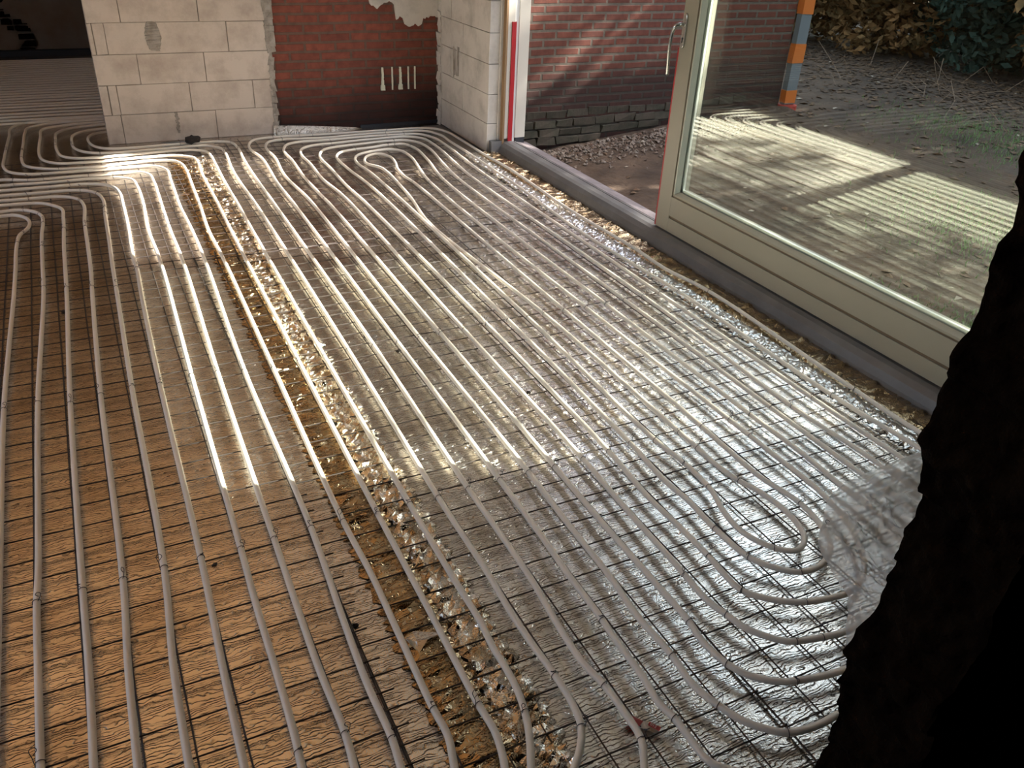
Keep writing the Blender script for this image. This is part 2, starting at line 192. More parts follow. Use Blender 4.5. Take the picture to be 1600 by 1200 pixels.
# ------------------------------------------------------------------ mesh helpers
class MB:
    def __init__(s): s.v = []; s.f = []
    def add(s, v, f):
        k = len(s.v); s.v += [tuple(p) for p in v]; s.f += [tuple(i+k for i in q) for q in f]
    def box(s, a, b, jit=0.):
        x0, y0, z0 = a; x1, y1, z1 = b
        v = [(x, y, z) for z in (z0, z1) for y in (y0, y1) for x in (x0, x1)]
        if jit: v = [(x+random.uniform(-jit, jit), y+random.uniform(-jit, jit), z+random.uniform(-jit, jit)) for x, y, z in v]
        s.add(v, [(0, 2, 3, 1), (4, 5, 7, 6), (0, 1, 5, 4), (2, 6, 7, 3), (0, 4, 6, 2), (1, 3, 7, 5)])
    def tube(s, pts, r, n=8, cap=True):
        P = [Vector(p) for p in pts]; rings = []
        prev = None
        for i, p in enumerate(P):
            t = (P[min(i+1, len(P)-1)]-P[max(i-1, 0)]).normalized()
            if prev is None:
                a = Vector((0, 0, 1)) if abs(t.z) < .9 else Vector((1, 0, 0)); u = t.cross(a).normalized()
            else: u = (prev-t*prev.dot(t)).normalized()
            prev = u; w = t.cross(u); rr = r(i/max(1, len(P)-1)) if callable(r) else r
            rings.append([p+u*math.cos(k*2*math.pi/n)*rr+w*math.sin(k*2*math.pi/n)*rr for k in range(n)])
        v = [q for g in rings for q in g]; f = []
        for i in range(len(P)-1):
            for k in range(n):
                f.append((i*n+k, i*n+(k+1) % n, (i+1)*n+(k+1) % n, (i+1)*n+k))
        if cap: f.append(tuple(range(n))[::-1]); f.append(tuple((len(P)-1)*n+k for k in range(n)))
        s.add(v, f)
    def prism_y(s, prof, y0, y1):       # profile of (x, z), extruded along Y
        n = len(prof); v = [(x, y0, z) for x, z in prof]+[(x, y1, z) for x, z in prof]
        f = [(k, (k+1) % n, n+(k+1) % n, n+k) for k in range(n)]+[tuple(range(n))[::-1], tuple(range(n, 2*n))]
        s.add(v, f)
    def build(s, name, m, parent=None, smooth=False, bevel=0):
        me = bpy.data.meshes.new(name); me.from_pydata(s.v, [], s.f); me.materials.append(m)
        bm = bmesh.new(); bm.from_mesh(me); bmesh.ops.recalc_face_normals(bm, faces=bm.faces); bm.to_mesh(me); bm.free()
        if smooth: me.polygons.foreach_set('use_smooth', [True]*len(me.polygons))
        o = bpy.data.objects.new(name, me); C.objects.link(o)
        if parent: o.parent = parent
        if bevel:
            bv = o.modifiers.new('bevel', 'BEVEL'); bv.width = bevel; bv.segments = 2; bv.limit_method = 'ANGLE'
        return o

def grid(name, m, f, nu, nv, parent=None, smooth=True, keep=None):
    v = [f(i/nu, j/nv) for j in range(nv+1) for i in range(nu+1)]
    fc = []
    for j in range(nv):
        for i in range(nu):
            q = (j*(nu+1)+i, j*(nu+1)+i+1, (j+1)*(nu+1)+i+1, (j+1)*(nu+1)+i)
            if keep is None or keep((i+.5)/nu, (j+.5)/nv): fc.append(q)
    me = bpy.data.meshes.new(name); me.from_pydata(v, [], fc); me.materials.append(m)
    me.polygons.foreach_set('use_smooth', [smooth]*len(fc))
    o = bpy.data.objects.new(name, me); C.objects.link(o)
    if parent: o.parent = parent
    return o

def empty(name, loc=(0, 0, 0)):
    o = bpy.data.objects.new(name, None); C.objects.link(o); o.location = loc; o.empty_display_size = .1
    return o
def tag(o, label=None, cat=None, group=None, kind=None):
    if label: o['label'] = label
    if cat: o['category'] = cat
    if group: o['group'] = group
    if kind: o['kind'] = kind
    return o
def struct(o, label=None, cat=None): return tag(o, label, cat, kind='structure')

def spline(pts, step=.02):
    P = [Vector((*p, 0)) if len(p) == 2 else Vector(p) for p in pts]
    P = [P[0]*2-P[1]]+P+[P[-1]*2-P[-2]]
    out = []
    for i in range(1, len(P)-2):
        a, b, c, d = P[i-1:i+3]
        n = max(2, min(40, int((c-b).length/step)))
        # centripetal Catmull-Rom
        t0 = 0; t1 = t0+max(1e-4, (b-a).length)**.5; t2 = t1+max(1e-4, (c-b).length)**.5; t3 = t2+max(1e-4, (d-c).length)**.5
        for k in range(n):
            t = t1+(t2-t1)*k/n
            A1 = a*((t1-t)/(t1-t0))+b*((t-t0)/(t1-t0)); A2 = b*((t2-t)/(t2-t1))+c*((t-t1)/(t2-t1)); A3 = c*((t3-t)/(t3-t2))+d*((t-t2)/(t3-t2))
            B1 = A1*((t2-t)/(t2-t0))+A2*((t-t0)/(t2-t0)); B2 = A2*((t3-t)/(t3-t1))+A3*((t-t1)/(t3-t1))
            out.append(B1*((t2-t)/(t2-t1))+B2*((t-t1)/(t2-t1)))
    out.append(P[-2]); return out
def nz(x, y=0, z=0): return noise.noise(Vector((x, y, z)))
TREES = [(11.2, -4.0, 7.3, 2.0), (11.0, -1.9, 7.5, 2.0), (11.1, .2, 7.3, 2.0), (10.9, 2.3, 7.3, 2.0), (11.2, 4.4, 7.5, 2.1), (11.3, 6.5, 7.2, 2.0), (11.6, 8.8, 6.8, 2.0)]
# ------------------------------------------------------------------ palette
FOIL_METAL, FOIL_ROUGH = 1.0, .2
FOIL_COL, FOIL_DUST = (.88, .84, .79), (.68, .61, .53)
M_foil = foil_mat()
M_film = foil_mat('crumpled_film', (.60, .46, .29), (.46, .33, .18), .07, 58., 2.2, 14., 30., .42, .35, .004, 9.)
M_film2 = foil_mat('silver_gold_film', (.92, .86, .76), (.52, .40, .25), .06, 60., 3.0, 30., 45., .5, .35, .004, 22.)
M_silver = mat('silver_crumple', (.7, .68, .64), .14, .9, bump=((90, 120, 60), .6, .004))
M_pipe = mat('pipe_plastic', (.74, .68, .59), .38, spec=.45)
M_wire = mat('steel_wire', (.07, .055, .05), .5, .6)
M_tie = mat('tie_wire', (.035, .03, .035), .45, .5)
M_block = mat('lime_block', (.50, .425, .36), .9, bump=((60, 60, 60), .35, .002), var=(7, (.37, .30, .25), .30, .58))
M_blockw = mat('lime_block_pale', (.52, .475, .42), .9, bump=((60, 60, 60), .35, .002), var=(6, (.37, .33, .285), .30, .55))
M_joint = mat('dark_joint', (.20, .17, .14), .95)
M_mortar = mat('mortar', (.33, .29, .25), .95, bump=((80, 80, 80), .6, .004), var=(20, (.2, .17, .14), .35, .6))
M_brick_in = brick_mat('inner_red_brick', (.22, .055, .03), (.16, .040, .022), (.12, .07, .05), .222, .0625, .010, damp_shade=((.12, .09, .08), .46, .40, .12, 1.9), off=(.03, .01))  # lower darkening mixes real damp with shade painted into the colour
M_brick_out = brick_mat('outer_red_brick', (.135, .036, .019), (.10, .027, .015), (.105, .082, .060), .214, .0605, .011, damp_shade=((.24, .22, .18), .50, .25, .06, 3.5), off=(.06, .022))
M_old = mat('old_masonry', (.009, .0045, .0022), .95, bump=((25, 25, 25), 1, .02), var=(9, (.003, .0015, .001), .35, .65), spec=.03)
M_dark = mat('dark_plaster', (.08, .055, .04), .95, var=(3, (.04, .028, .022), .3, .65), spec=.05)
M_rough = mat('rough_plaster', (.20, .17, .145), .95, bump=((12, 12, 12), .4, .01), var=(2.2, (.17, .12, .08), .35, .65))
M_ceil = mat('ceiling_boards', (.85, .54, .30), .7, var=(4, (.76, .47, .25), .3, .7))
M_slab = mat('concrete', (.3, .28, .26), .9)
M_paint = mat('greige_paint_shaded', (.27, .245, .19), .35, bump=((40, 40, 8), .05, .001))  # door paint darkened to stand in for its backlit shade
M_paintw = mat('white_paint', (.62, .61, .58), .4)
M_paintp = mat('cream_paint_lit', (.55, .51, .44), .4)  # lighter copy of the door paint, for the sunlit post
M_bead = mat('green_grey_bead', (.36, .38, .32), .35)
M_groove = mat('groove_brown', (.12, .08, .045), .7)
M_mem = mat('grey_membrane', (.17, .165, .16), .42, bump=((10, 30, 10), .15, .004), var=(5, (.12, .115, .11), .3, .65))
M_track = mat('dark_track', (.05, .045, .045), .45, .3)
M_plank = mat('weathered_sill', (.25, .22, .22), .7, bump=((60, 6, 60), .4, .003), var=(12, (.16, .13, .13), .3, .7))
M_red = mat('red_tape', (.36, .008, .014), .35)
M_blackr = mat('black_rubber', (.012, .014, .02), .6)
M_chrome = mat('brushed_steel', (.55, .55, .53), .25, 1.)
M_spacer = mat('aluminium_spacer', (.75, .76, .70), .35, .6)
M_orange = mat('orange_tape', (.50, .13, .02), .5)
M_blue = mat('blue_grey_tape', (.14, .155, .165), .5)
M_wood = mat('brown_wood', (.22, .13, .06), .7)
M_soil = mat('soil', (.095, .060, .037), 1., bump=((14, 14, 14), .9, .03), var=(2.6, (.045, .028, .017), .35, .6))
M_glass = glass_mat((.955, .975, .955))
M_sheet = sheet_mat()
M_lump = mat('dirt_lump', (.02, .015, .012), .9)
M_foam = mat('pale_mortar_smear', (.62, .60, .47), .9)

# ------------------------------------------------------------------ structure
b = MB(); b.box((-3.2, .45, -.2), (2.72, 10.3, -.021)); struct(b.build('floor', M_slab))
b = MB(); b.box((-3.3, .3, 2.62), (.95, 10.4, 2.75)); struct(b.build('ceiling', M_ceil))
b = MB(); b.box((.95, .3, 2.60), (3.0, 10.4, 2.75)); struct(b.build('ceiling', mat('grey_plasterboard', (.60, .60, .60), .8)))
# left wall, with unseen window openings added to let in fill daylight
b = MB()
b.box((-3.4, .45, -.2), (-3.2, 10.4, .75)); b.box((-3.4, .45, 2.45), (-3.2, 10.4, 2.75))
for y0_, y1_ in ((.45, .8), (2.95, 3.1), (5.3, 10.4)): b.box((-3.4, y0_, .75), (-3.2, y1_, 2.45))
struct(b.build('wall_left', M_rough))
b = MB()
for y0_, y1_ in ((.8, 2.95), (3.1, 5.3)):
    b.box((-3.33, y0_, .75), (-3.27, y0_+.06, 2.45)); b.box((-3.33, y1_-.06, .75), (-3.27, y1_, 2.45)); b.box((-3.33, y0_, .75), (-3.27, y1_, .81)); b.box((-3.33, y0_, 2.39), (-3.27, y1_, 2.45))
struct(b.build('added_window_1', M_paintw))  # frames of the unseen windows added for fill light

# far wall of the back room with a broken strip of brickwork
W1 = struct(grid('wall_far', M_rough, lambda u, v: (-3.4+u*5, 10.0+.02*nz(u*20, v*12)+(.06 if .565+.05*nz(v*9)+.02*(1-v) < u < .61+.05*nz(v*9)+.06*max(0, .16-v) else 0), -.02+v*2.7), 120, 60))
b = MB()
for k in range(40):
    z = k*.066; x = -.53+.10*nz(k*.4)*.3
    for j in range(2): b.box((x+j*.14+random.uniform(-.01, .01), 10.02, z+.01), (x+j*.14+.125, 10.055+random.uniform(-.01, .01), z+.058), .006)
struct(b.build('trim_1', M_old))
b = MB(); b.box((-3.2, 9.9, -.02), (.9, 9.98, .05)); struct(b.build('trim_2', M_blackr))

b = MB(); b.box((-22, -8, -.35), (-3.41, 16, -.25)); struct(b.build('ground_bounce', mat('pale_bounce_paving', (.75, .66, .54), .9)))  # unseen sunlit ground, added to bounce light up to the ceiling
# pier of pale blocks
def block_wall(name, m, courses, plane, thick, ends, jointm, axis='x', jit=.0015):
    """courses: list of (z0, z1, [cuts along the wall])"""
    root = struct(empty(name))
    core = MB()
    a, e = ends
    if axis == 'x': core.box((a+.012, plane+.006, 0), (e-.012, plane+thick-.006, 2.6))
    else: core.box((plane+.006, a+.012, 0), (plane+thick-.006, e-.012, 2.6))
    core.build('mortar_core', jointm, root)
    bb = MB()
    for z0, z1, cuts in courses:
        cc = [a]+[c for c in cuts if a < c < e]+[e]
        for c0, c1 in zip(cc[:-1], cc[1:]):
            g = .0022; dd = random.uniform(-.002, .002)
            if axis == 'x': bb.box((c0+g, plane+dd, z0+g*.7), (c1-g, plane+thick, z1-g*.7), jit)
            else: bb.box((plane+dd, c0+g, z0+g*.7), (plane+thick, c1-g, z1-g*.7), jit)
    bb.build('block_courses', m, root, bevel=.0025)
    return root
CW = []
cuts = [[.25, .86], [.20, .255, .71, 1.135], [.41, .83], [.175, .245, 1.0], [.35, .83], [.2, .25, .66, 1.1], [.43, .87], [.2, .25, .7], [.4, .84], [.2, .66, 1.1], [.4, .84], [.3, .7], [.5, .9], [.3]]
for k in range(14): CW.append((k*.191, min(2.61, (k+1)*.191), cuts[k]))
block_wall('wall_pier', M_block, CW, 6.322, .10, (.145, 1.272), M_joint)
# rough mortar fillet where the pier meets the brick
b = MB()
for k in range(60):
    z = k*.043; w = .018+.018*abs(nz(k*.5, 3))+(.02 if .55 < z < .9 else 0)
    b.box((1.262-w*.3, 6.316, z), (1.272+w, 6.345, z+.046), .008)
struct(b.build('trim_3', M_mortar))
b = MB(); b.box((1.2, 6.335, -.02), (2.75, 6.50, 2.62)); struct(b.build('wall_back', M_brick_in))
# wall behind the pier: closes the hidden wing
b = MB(); b.box((1.35, 6.50, -.02), (1.5, 10.4, 2.62)); struct(b.build('wall_wing', M_dark))
# plaster left at the head of the brick panel
pts = []
n = 46
for k in range(n+1):
    x = 1.93+.6*k/n; s = k/n
    z = .86+.05*nz(s*7, 1)+.025*nz(s*25, 2)-(.09 if s > .45 else 0)-(.05 if .55 < s < .8 else 0)
    if s < .12: z += (.12-s)*5
    pts.append((x, z))
v = [(x, 6.315, z) for x, z in pts]+[(x, 6.315, 2.6) for x, z in pts]+[(x, 6.34, z) for x, z in pts]+[(x, 6.34, 2.6) for x, z in pts]
m1 = n+1; f = []
for k in range(n): f += [(k, k+1, m1+k+1, m1+k), (k, 2*m1+k, 2*m1+k+1, k+1)]
b = MB(); b.add(v, f); struct(b.build('trim_4', M_blockw))
# right return wall of pale blocks
CW = []
for k in range(14): CW.append((k*.1965, min(2.61, (k+1)*.1965), [5.97, 5.75] if False else ([5.86] if k % 2 else [6.08])))
block_wall('wall_right', M_blockw, CW, 2.536, .10, (5.415, 6.33), M_joint, axis='y')
b = MB()
for k in range(54): # ragged mortar in the corner
    z = k*.048; b.box((2.527, 6.27-.02*abs(nz(k*.7)), z), (2.546, 6.34, z+.05), .01)
struct(b.build('trim_5', M_blockw))
b = MB()
for x, y, w, z0, z1 in ((0, 5.93, .035, .42, .62), (0, 5.99, .012, .42, .60), (0, 6.02, .008, .40, .61)):
    b.box((2.5315, y, z0), (2.536, y+w, z1), .004)
struct(b.build('trim_6', M_mortar))
# stains / filled chases on the pier
b = MB()
for k in range(16):
    z = .59+k*.011; w = .028+.02*math.sin(k/15*math.pi); b.box((.53-w+.01*nz(k), 6.3175, z), (.53+w+.01*nz(k, 5), 6.324, z+.013), .004)
for k in range(14):
    z = .05+k*.010; b.box((.60-.008+.012*nz(k*.6), 6.318, z), (.60+.010+.012*nz(k*.6, 4), 6.324, z+.012), .003)
struct(b.build('trim_7', M_mortar))

# door wall: lintel, solid part behind the near wall, outside masonry cavity
b = MB(); b.box((2.66, .3, 2.19), (2.95, 5.5, 2.75)); struct(b.build('wall_lintel', M_dark))
b = MB(); b.box((2.62, .62, -.2), (2.95, 1.42, 2.62)); struct(b.build('wall_door_side', M_dark))

# ------------------------------------------------------------------ near broken wall and the old house behind the camera
crs = [random.uniform(-.03, .03) for _ in range(60)]
def jamb_x(y, z):
    k = int(z/.066); t = (z/.066) % 1
    j = crs[k % 60]*(1-abs(2*t-1)**6)
    return .997+j*.55+.022*nz(y*14, z*11)+.03*nz(5, z*3.1)+.012*nz(y*40, z*40, 3)+max(0, .35-z)*.10
Yf, Yn = .62, .45
def nw(u, v):     # wraps: far face, reveal, near face
    z = v*2.62
    if u < .25: return (3.0-(3.0-jamb_x(Yf, z))*(u/.25), Yf, z)
    if u < .75:
        y = Yf-(Yf-Yn)*(u-.25)/.5; return (jamb_x(y, z)+.02*max(0, (u-.55))*nz(z*5, 2)*3, y, z)
    s = (u-.75)/.25; return (jamb_x(Yn, z)+(3.0-jamb_x(Yn, z))*s, Yn+.012*nz(s*30, z*9), z)
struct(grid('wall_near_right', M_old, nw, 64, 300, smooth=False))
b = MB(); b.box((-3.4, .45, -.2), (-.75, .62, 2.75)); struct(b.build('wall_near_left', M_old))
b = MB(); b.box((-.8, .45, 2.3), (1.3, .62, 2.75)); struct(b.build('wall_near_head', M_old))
b = MB(); b.box((-2.5, -2.6, -.2), (3.1, .46, -.02)); struct(b.build('floor', M_dark))
b = MB(); b.box((-2.5, -2.6, 2.62), (3.1, .45, 2.75)); struct(b.build('ceiling', M_dark))
b = MB(); b.box((-2.6, -2.6, -.2), (-2.5, .45, 2.75)); struct(b.build('wall_old_left', M_dark))
b = MB(); b.box((3.0, -2.6, -.2), (3.1, .62, 2.75)); struct(b.build('wall_old_right', M_dark))
b = MB(); b.box((-2.6, -2.7, -.2), (3.1, -2.6, 2.75)); struct(b.build('wall_old_back', M_dark))

# ------------------------------------------------------------------ insulation foil and crumpled film
def sheet(name, x0, x1, y0, y1, label, z=0.):
    nu, nv = max(2, int((x1-x0)/.08)), max(2, int((y1-y0)/.08))
    t = empty(name, (0, 0, 0))
    o = grid('foil_face', M_foil, lambda u, v: (x0+(x1-x0)*u, y0+(y1-y0)*v, z+.0015*nz((x0+(x1-x0)*u)*3, (y0+(y1-y0)*v)*3)), nu, nv, t)
    e = MB(); e.box((x0, y0, -.02), (x1, y1, z-.004)); e.build('foam_core', M_slab, t)
    return tag(t, label, 'insulation')
sheet('foil_insulation_board', -3.2, .47, .63, 6.30, 'foil-faced floor insulation left of the gold crumpled strip')
sheet('foil_insulation_board', .685, 2.36, .63, 6.325, 'silver foil-faced floor insulation between the crumpled strip and the glass door')
sheet('foil_insulation_board', -3.2, 1.34, 6.302, 9.9, 'foil floor insulation in the dark room beyond the pale block pier')

def crumple(name, x0, x1, y0, y1, dx, dy, h, m, label, amp=.45, edge=.006, gold=None):
    nu, nv = int((x1-x0)/dx), int((y1-y0)/dy)
    tab = rng.uniform(-1, 1, (nu+1, nv+1, 3)); tt = rng.uniform(0, 1, (nu+1, nv+1))
    ph = rng.uniform(0, 1, nv+1)
    def f(u, v):
        i, j = round(u*nu), round(v*nv)
        a = tab[i, j]; e = 1. if 0 < i < nu else .0
        x = x0+(x1-x0)*u+(a[0]*dx*amp if e else a[0]*edge*2.2); y = y0+(y1-y0)*v+a[1]*dy*amp
        z = .005+h*(.25+.75*abs(nz(x*9, y*26)))*(.2+1.1*tt[i, j]) if e else .0025
        return (x, y, z)
    return f, nu, nv
def crumple_thing(name, spec, label):
    t = empty(name)
    for nm, x0, x1, y0, y1, dx, dy, h, m in spec:
        f, nu, nv = crumple(nm, x0, x1, y0, y1, dx, dy, h, m, '')
        grid(nm, m, f, nu, nv, t, smooth=False)
    return tag(t, label, 'foil strip')
crumple_thing('crumpled_foil_strip', [('gold_film', .452, .59, .66, 5.82, .024, .010, .015, M_film), ('silver_edge', .585, .70, .66, 5.82, .012, .010, .021, M_film2)],
              'gold and silver crumpled foil strip running under the pipes down the middle of the floor')
crumple_thing('crumpled_foil_strip', [('silver_edge', 2.345, 2.46, .66, 5.40, .011, .009, .012, M_silver), ('gold_film', 2.455, 2.612, .66, 5.38, .03, .016, .022, M_film)],
              'crumpled silver foil strip along the foot of the grey door sill')
b = MB()      # folded-over tongue of foil near the camera
b.add([(.475, 1.40, .012), (.50, 1.415, .014), (.56, 1.375, .022), (.52, 1.365, .026), (.49, 1.345, .012), (.495, 1.375, .022)], [(0, 1, 5), (1, 2, 5), (2, 3, 5), (3, 4, 5), (4, 0, 5)])
tag(b.build('foil_scrap', M_silver), 'pointed flap of silver foil sticking out of the gold strip between two pipes', 'foil scrap')
# strip of foil standing up at the foot of the brick wall
tag(grid('foil_upstand', M_foil, lambda u, v: (1.245+.66*u, 6.31-.01*v+.004*nz(u*30, v*4), -.0+v*(.062*(1-u)**.8+.004)), 40, 4), 'bright wedge of foil insulation at the foot of the red brick wall', 'foil')
# black membrane at the foot of the brick panel
b = MB(); b.box((1.9, 6.32, 0), (2.53, 6.334, .022), .002); tag(b.build('plastic_membrane', M_blackr), 'black plastic strip along the foot of the dark damp brickwork', 'membrane')

# ------------------------------------------------------------------ steel mesh mats
wire_n = 0
def mat_grid(x0, x1, y0, y1, cx, cy, label, zz=.012, rot=0):
    t = empty('steel_mesh', ((x0+x1)/2, (y0+y1)/2, 0)); ox, oy = t.location.x, t.location.y
    x = cx
    while x < x0: x += .1
    while x <= x1:
        p = []
        for k in range(9):
            y = y0+(y1-y0)*k/8; p.append((x-ox+.002*nz(x*9, y*3), y-oy, zz-.0045))
        mb = MB(); mb.tube(p, .0022, 5); mb.build('long_wire', M_wire, t); x += .1
    y = cy
    while y < y0: y += .1
    while y <= y1:
        p = []
        for k in range(9):
            xx = x0+(x1-x0)*k/8; p.append((xx-ox, y-oy+.0035*nz(xx*3, y*7), zz+.001*nz(xx*5, y*9)))
        mb = MB(); mb.tube(p, .0022, 5); mb.build('cross_wire', M_wire, t); y += .1
    tag(t, label, 'wire mesh')
mat_grid(-2.0, .40, .66, 2.0, -1.93, .071, 'front steel wire mesh on the brown-lit foil at the lower left')
mat_grid(.36, 1.17, .66, 1.72, .365, .02, 'front steel wire mesh across the gold strip at the lower middle', .014)
mat_grid(1.165, 2.32, .66, 1.72, 1.168, .015, 'front steel wire mesh under the pipe bends at the lower right')
mat_grid(-2.0, .40, 1.98, 4.10, -1.93, .053, 'middle steel wire mesh on the left foil')
mat_grid(.36, 2.33, 1.64, 4.10, .365, .012, 'middle steel wire mesh between the gold strip and the glass door', .0155)
mat_grid(-2.0, .80, 4.05, 6.0, -1.93, .05, 'back steel wire mesh in front of the pale block pier', .014)
mat_grid(.80, 2.33, 4.02, 6.22, .87, .03, 'back steel wire mesh in front of the red brick wall', .0125)

# ------------------------------------------------------------------ heating pipes
PR = .0086
def pipe_pts(i):
    P = []
    for p in spline(PIPES[i]):
        z = .027+.002*nz(p.x*2.1, p.y*1.3, i)
        if i == 15 and p.y < 1.75: z += .006*min(1, (1.75-p.y)/.6)
        P.append((p.x, p.y, z))
    return P
def pos(n): return ['leftmost', 'second', 'third', 'fourth', 'fifth', 'sixth', 'seventh', 'eighth', 'ninth', 'tenth', 'eleventh', 'twelfth', 'thirteenth', 'fourteenth'][n-1]
note = {1: 'with a kinked bend at its far end', 2: 'turning left just outside the kinked one', 3: 'in the shade, turning left', 4: 'in the shade, turning left', 5: 'last fully shaded one, turning left',
        6: 'touching the edge of the sun patch, turning left', 7: 'sunlit, turning left out of the picture', 8: 'sunlit, turning left out of the picture', 9: 'sunlit, looping widest beside the block pier',
        10: 'sunlit, along the left edge of the crumpled strip', 11: 'sunlit, lying on the crumpled strip', 12: 'sunlit, along the right edge of the crumpled strip',
        13: 'sunlit, bending left at the bottom', 14: 'sunlit, passing closest to the foot of the block pier'}
allp = {}
for i in range(1, 16):
    P = pipe_pts(i); allp[i] = P
    mb = MB(); mb.tube(P, PR, 10); o = mb.build('heating_pipe', M_pipe, smooth=True)
    if i == 15: tag(o, 'long white heating pipe coiled in a double spiral over the right half of the floor', 'pipe')
    else: tag(o, ('white heating pipe, %s%s, %s' % (pos(i), ' from left' if i > 1 else ' one', note[i])), 'pipe', 'heating pipes on the left of the floor')
for k in range(26):        # runs in the dark room beyond
    y = 6.98+k*.1+(.02 if k > 3 else 0); q = []
    for j in range(14): q.append((-3.1+j*(4.3/13), y+.012*nz(j*.5, k), .027))
    mb = MB(); mb.tube(q, PR, 6); tag(mb.build('heating_pipe', M_pipe, smooth=True), 'straight white heating pipe in shadow in the dark room beyond the block pier', 'pipe', 'heating pipes in the dark far room')

# wire ties
def nearest(x, y):
    best = None
    for i, P in allp.items():
        for k in range(1, len(P)-1):
            d = (P[k][0]-x)**2+(P[k][1]-y)**2
            if best is None or d < best[0]: best = (d, i, k)
    d, i, k = best; P = allp[i]; return Vector(P[k]), (Vector(P[k+1])-Vector(P[k-1])).normalized()
tie_meshes = []
for s in range(5):
    q = []
    for k in range(15):
        a = R(-110+k*(320/14)); q.append((.001*k*.3-.002, math.cos(a)*(PR+.0013), math.sin(a)*(PR+.0013)))
    mb = MB(); mb.tube(q, .0009, 5)
    e = q[-1]; h = [.020, .034, .015, .026, .010][s]; sgn = [1, -1, 1, .6, -.6][s]
    tail = [e, (e[0]+.003, e[1]*.6+.004*sgn, e[2]+.006), (e[0]+.001, .010*sgn, PR+h*.5), (e[0]-.006, .013*sgn, PR+h*.9), (e[0]-.010, .006*sgn, PR+h), (e[0]-.006, .001, PR+h*.85), (e[0]-.002, .008*sgn, PR+h*.55)]
    mb.tube([tuple(p) for p in spline(tail, .003)], .0009, 5)
    me = mb.build('wire_tie', M_tie).data; tie_meshes.append(me)
    bpy.data.objects.remove(bpy.data.objects['wire_tie'])
TL = {'T1': ('black wire tie round a pipe in the middle row across the floor', 'wire ties in the middle row'),
      'T2': ('black wire tie round a pipe in the long row two steps from the camera', 'wire ties in the near row'),
      'T3': ('thin wire tie round a pipe in the far sunlit row', 'wire ties in the far row'),
      'F': ('black twisted wire tie round a pipe in the foreground bends', 'wire ties in the foreground'),
      'B': ('small wire tie round a pipe at the far bends by the walls', 'wire ties at the far bends')}
for key, L_ in TIES.items():
    for n_, (x, y) in enumerate(L_):
        c, t = nearest(x, y); o = bpy.data.objects.new('wire_tie', tie_meshes[(n_*3+len(key)) % 5]); C.objects.link(o)
        yv = Vector((0, 0, 1)).cross(t).normalized()
        if n_ % 3 == 1: t = -t; yv = -yv
        o.matrix_world = Matrix.Translation(c) @ Matrix((t, yv, t.cross(yv))).transposed().to_4x4()
        tag(o, TL[key][0], 'wire tie', TL[key][1])

# ------------------------------------------------------------------ door sill
t = struct(empty('door_1'))
b = MB(); b.prism_y([(2.605, -.02), (2.612, .02), (2.622, .052), (2.640, .074), (2.66, .083), (2.70, .085), (2.70, -.02)], 1.42, 5.40); b.build('sill_membrane', M_mem, t, bevel=.003)
b = MB(); b.box((2.70, 1.42, .0), (2.712, 5.40, .079)); b.box((2.724, 1.42, 0), (2.736, 5.40, .076)); b.build('rail', M_mem, t)
b = MB(); b.box((2.712, 1.42, .0), (2.724, 5.40, .066)); b.box((2.736, 1.42, 0), (2.75, 5.40, .060)); b.build('track_channel', M_track, t)
b = MB(); b.prism_y([(2.75, -.1), (2.75, .07), (2.85, .05), (2.85, -.2), (2.75, -.2)], 1.42, 5.42); b.build('outer_sill', M_plank, t)
b = MB(); b.box((2.55, 5.365, .0), (2.63, 5.41, .085), .002); b.build('membrane_corner', M_mem, t)
# frame post
b = MB(); b.box((2.628, 5.36, .05), (2.642, 5.47, 2.2)); b.build('wood_strip', M_wood, t)
b = MB(); b.box((2.612, 5.40, .08), (2.628, 5.48, 2.2), .001); b.build('plaster_edge', M_blockw, t)
b = MB(); b.box((2.642, 5.365, .10), (2.695, 5.50, 2.19)); b.box((2.728, 5.37, .10), (2.808, 5.52, 2.19)); b.build('frame_post', M_paintp, t, bevel=.002)
b = MB(); b.box((2.695, 5.375, .05), (2.728, 5.50, 2.19)); b.build('weather_groove', M_paintw, t)
b = MB()
q = [(2.690+.002*nz(k*.9), 5.355-.002*abs(nz(k*1.3)), .062+.8*k/16) for k in range(17)]
v = [(x-.019+.0*k, y, z) for k, (x, y, z) in enumerate(q)]+[(x+.009, y-.004, z) for x, y, z in q]+[(x-.019, y+.012, z) for x, y, z in q]+[(x+.012, y+.014, z) for x, y, z in q]
f = []
for k in range(16): f += [(k, k+1, 17+k+1, 17+k), (17+k, 17+k+1, 51+k+1, 51+k), (k, 34+k, 34+k+1, k+1)]
b.add(v, f); b.build('red_tape', M_red, t)
b = MB(); b.box((2.735, 5.372, .055), (2.806, 5.50, .10)); b.build('rubber_foot', M_blackr, t)
b = MB(); b.box((2.642, 1.5, 2.1), (2.80, 5.5, 2.19)); b.build('frame_head', M_paint, t)

b = MB(); b.box((2.95, -1, 2.62), (3.25, 6.3, 2.75)); struct(b.build('trim_9', M_dark))   # unseen eaves over the door, added to darken the ground outside
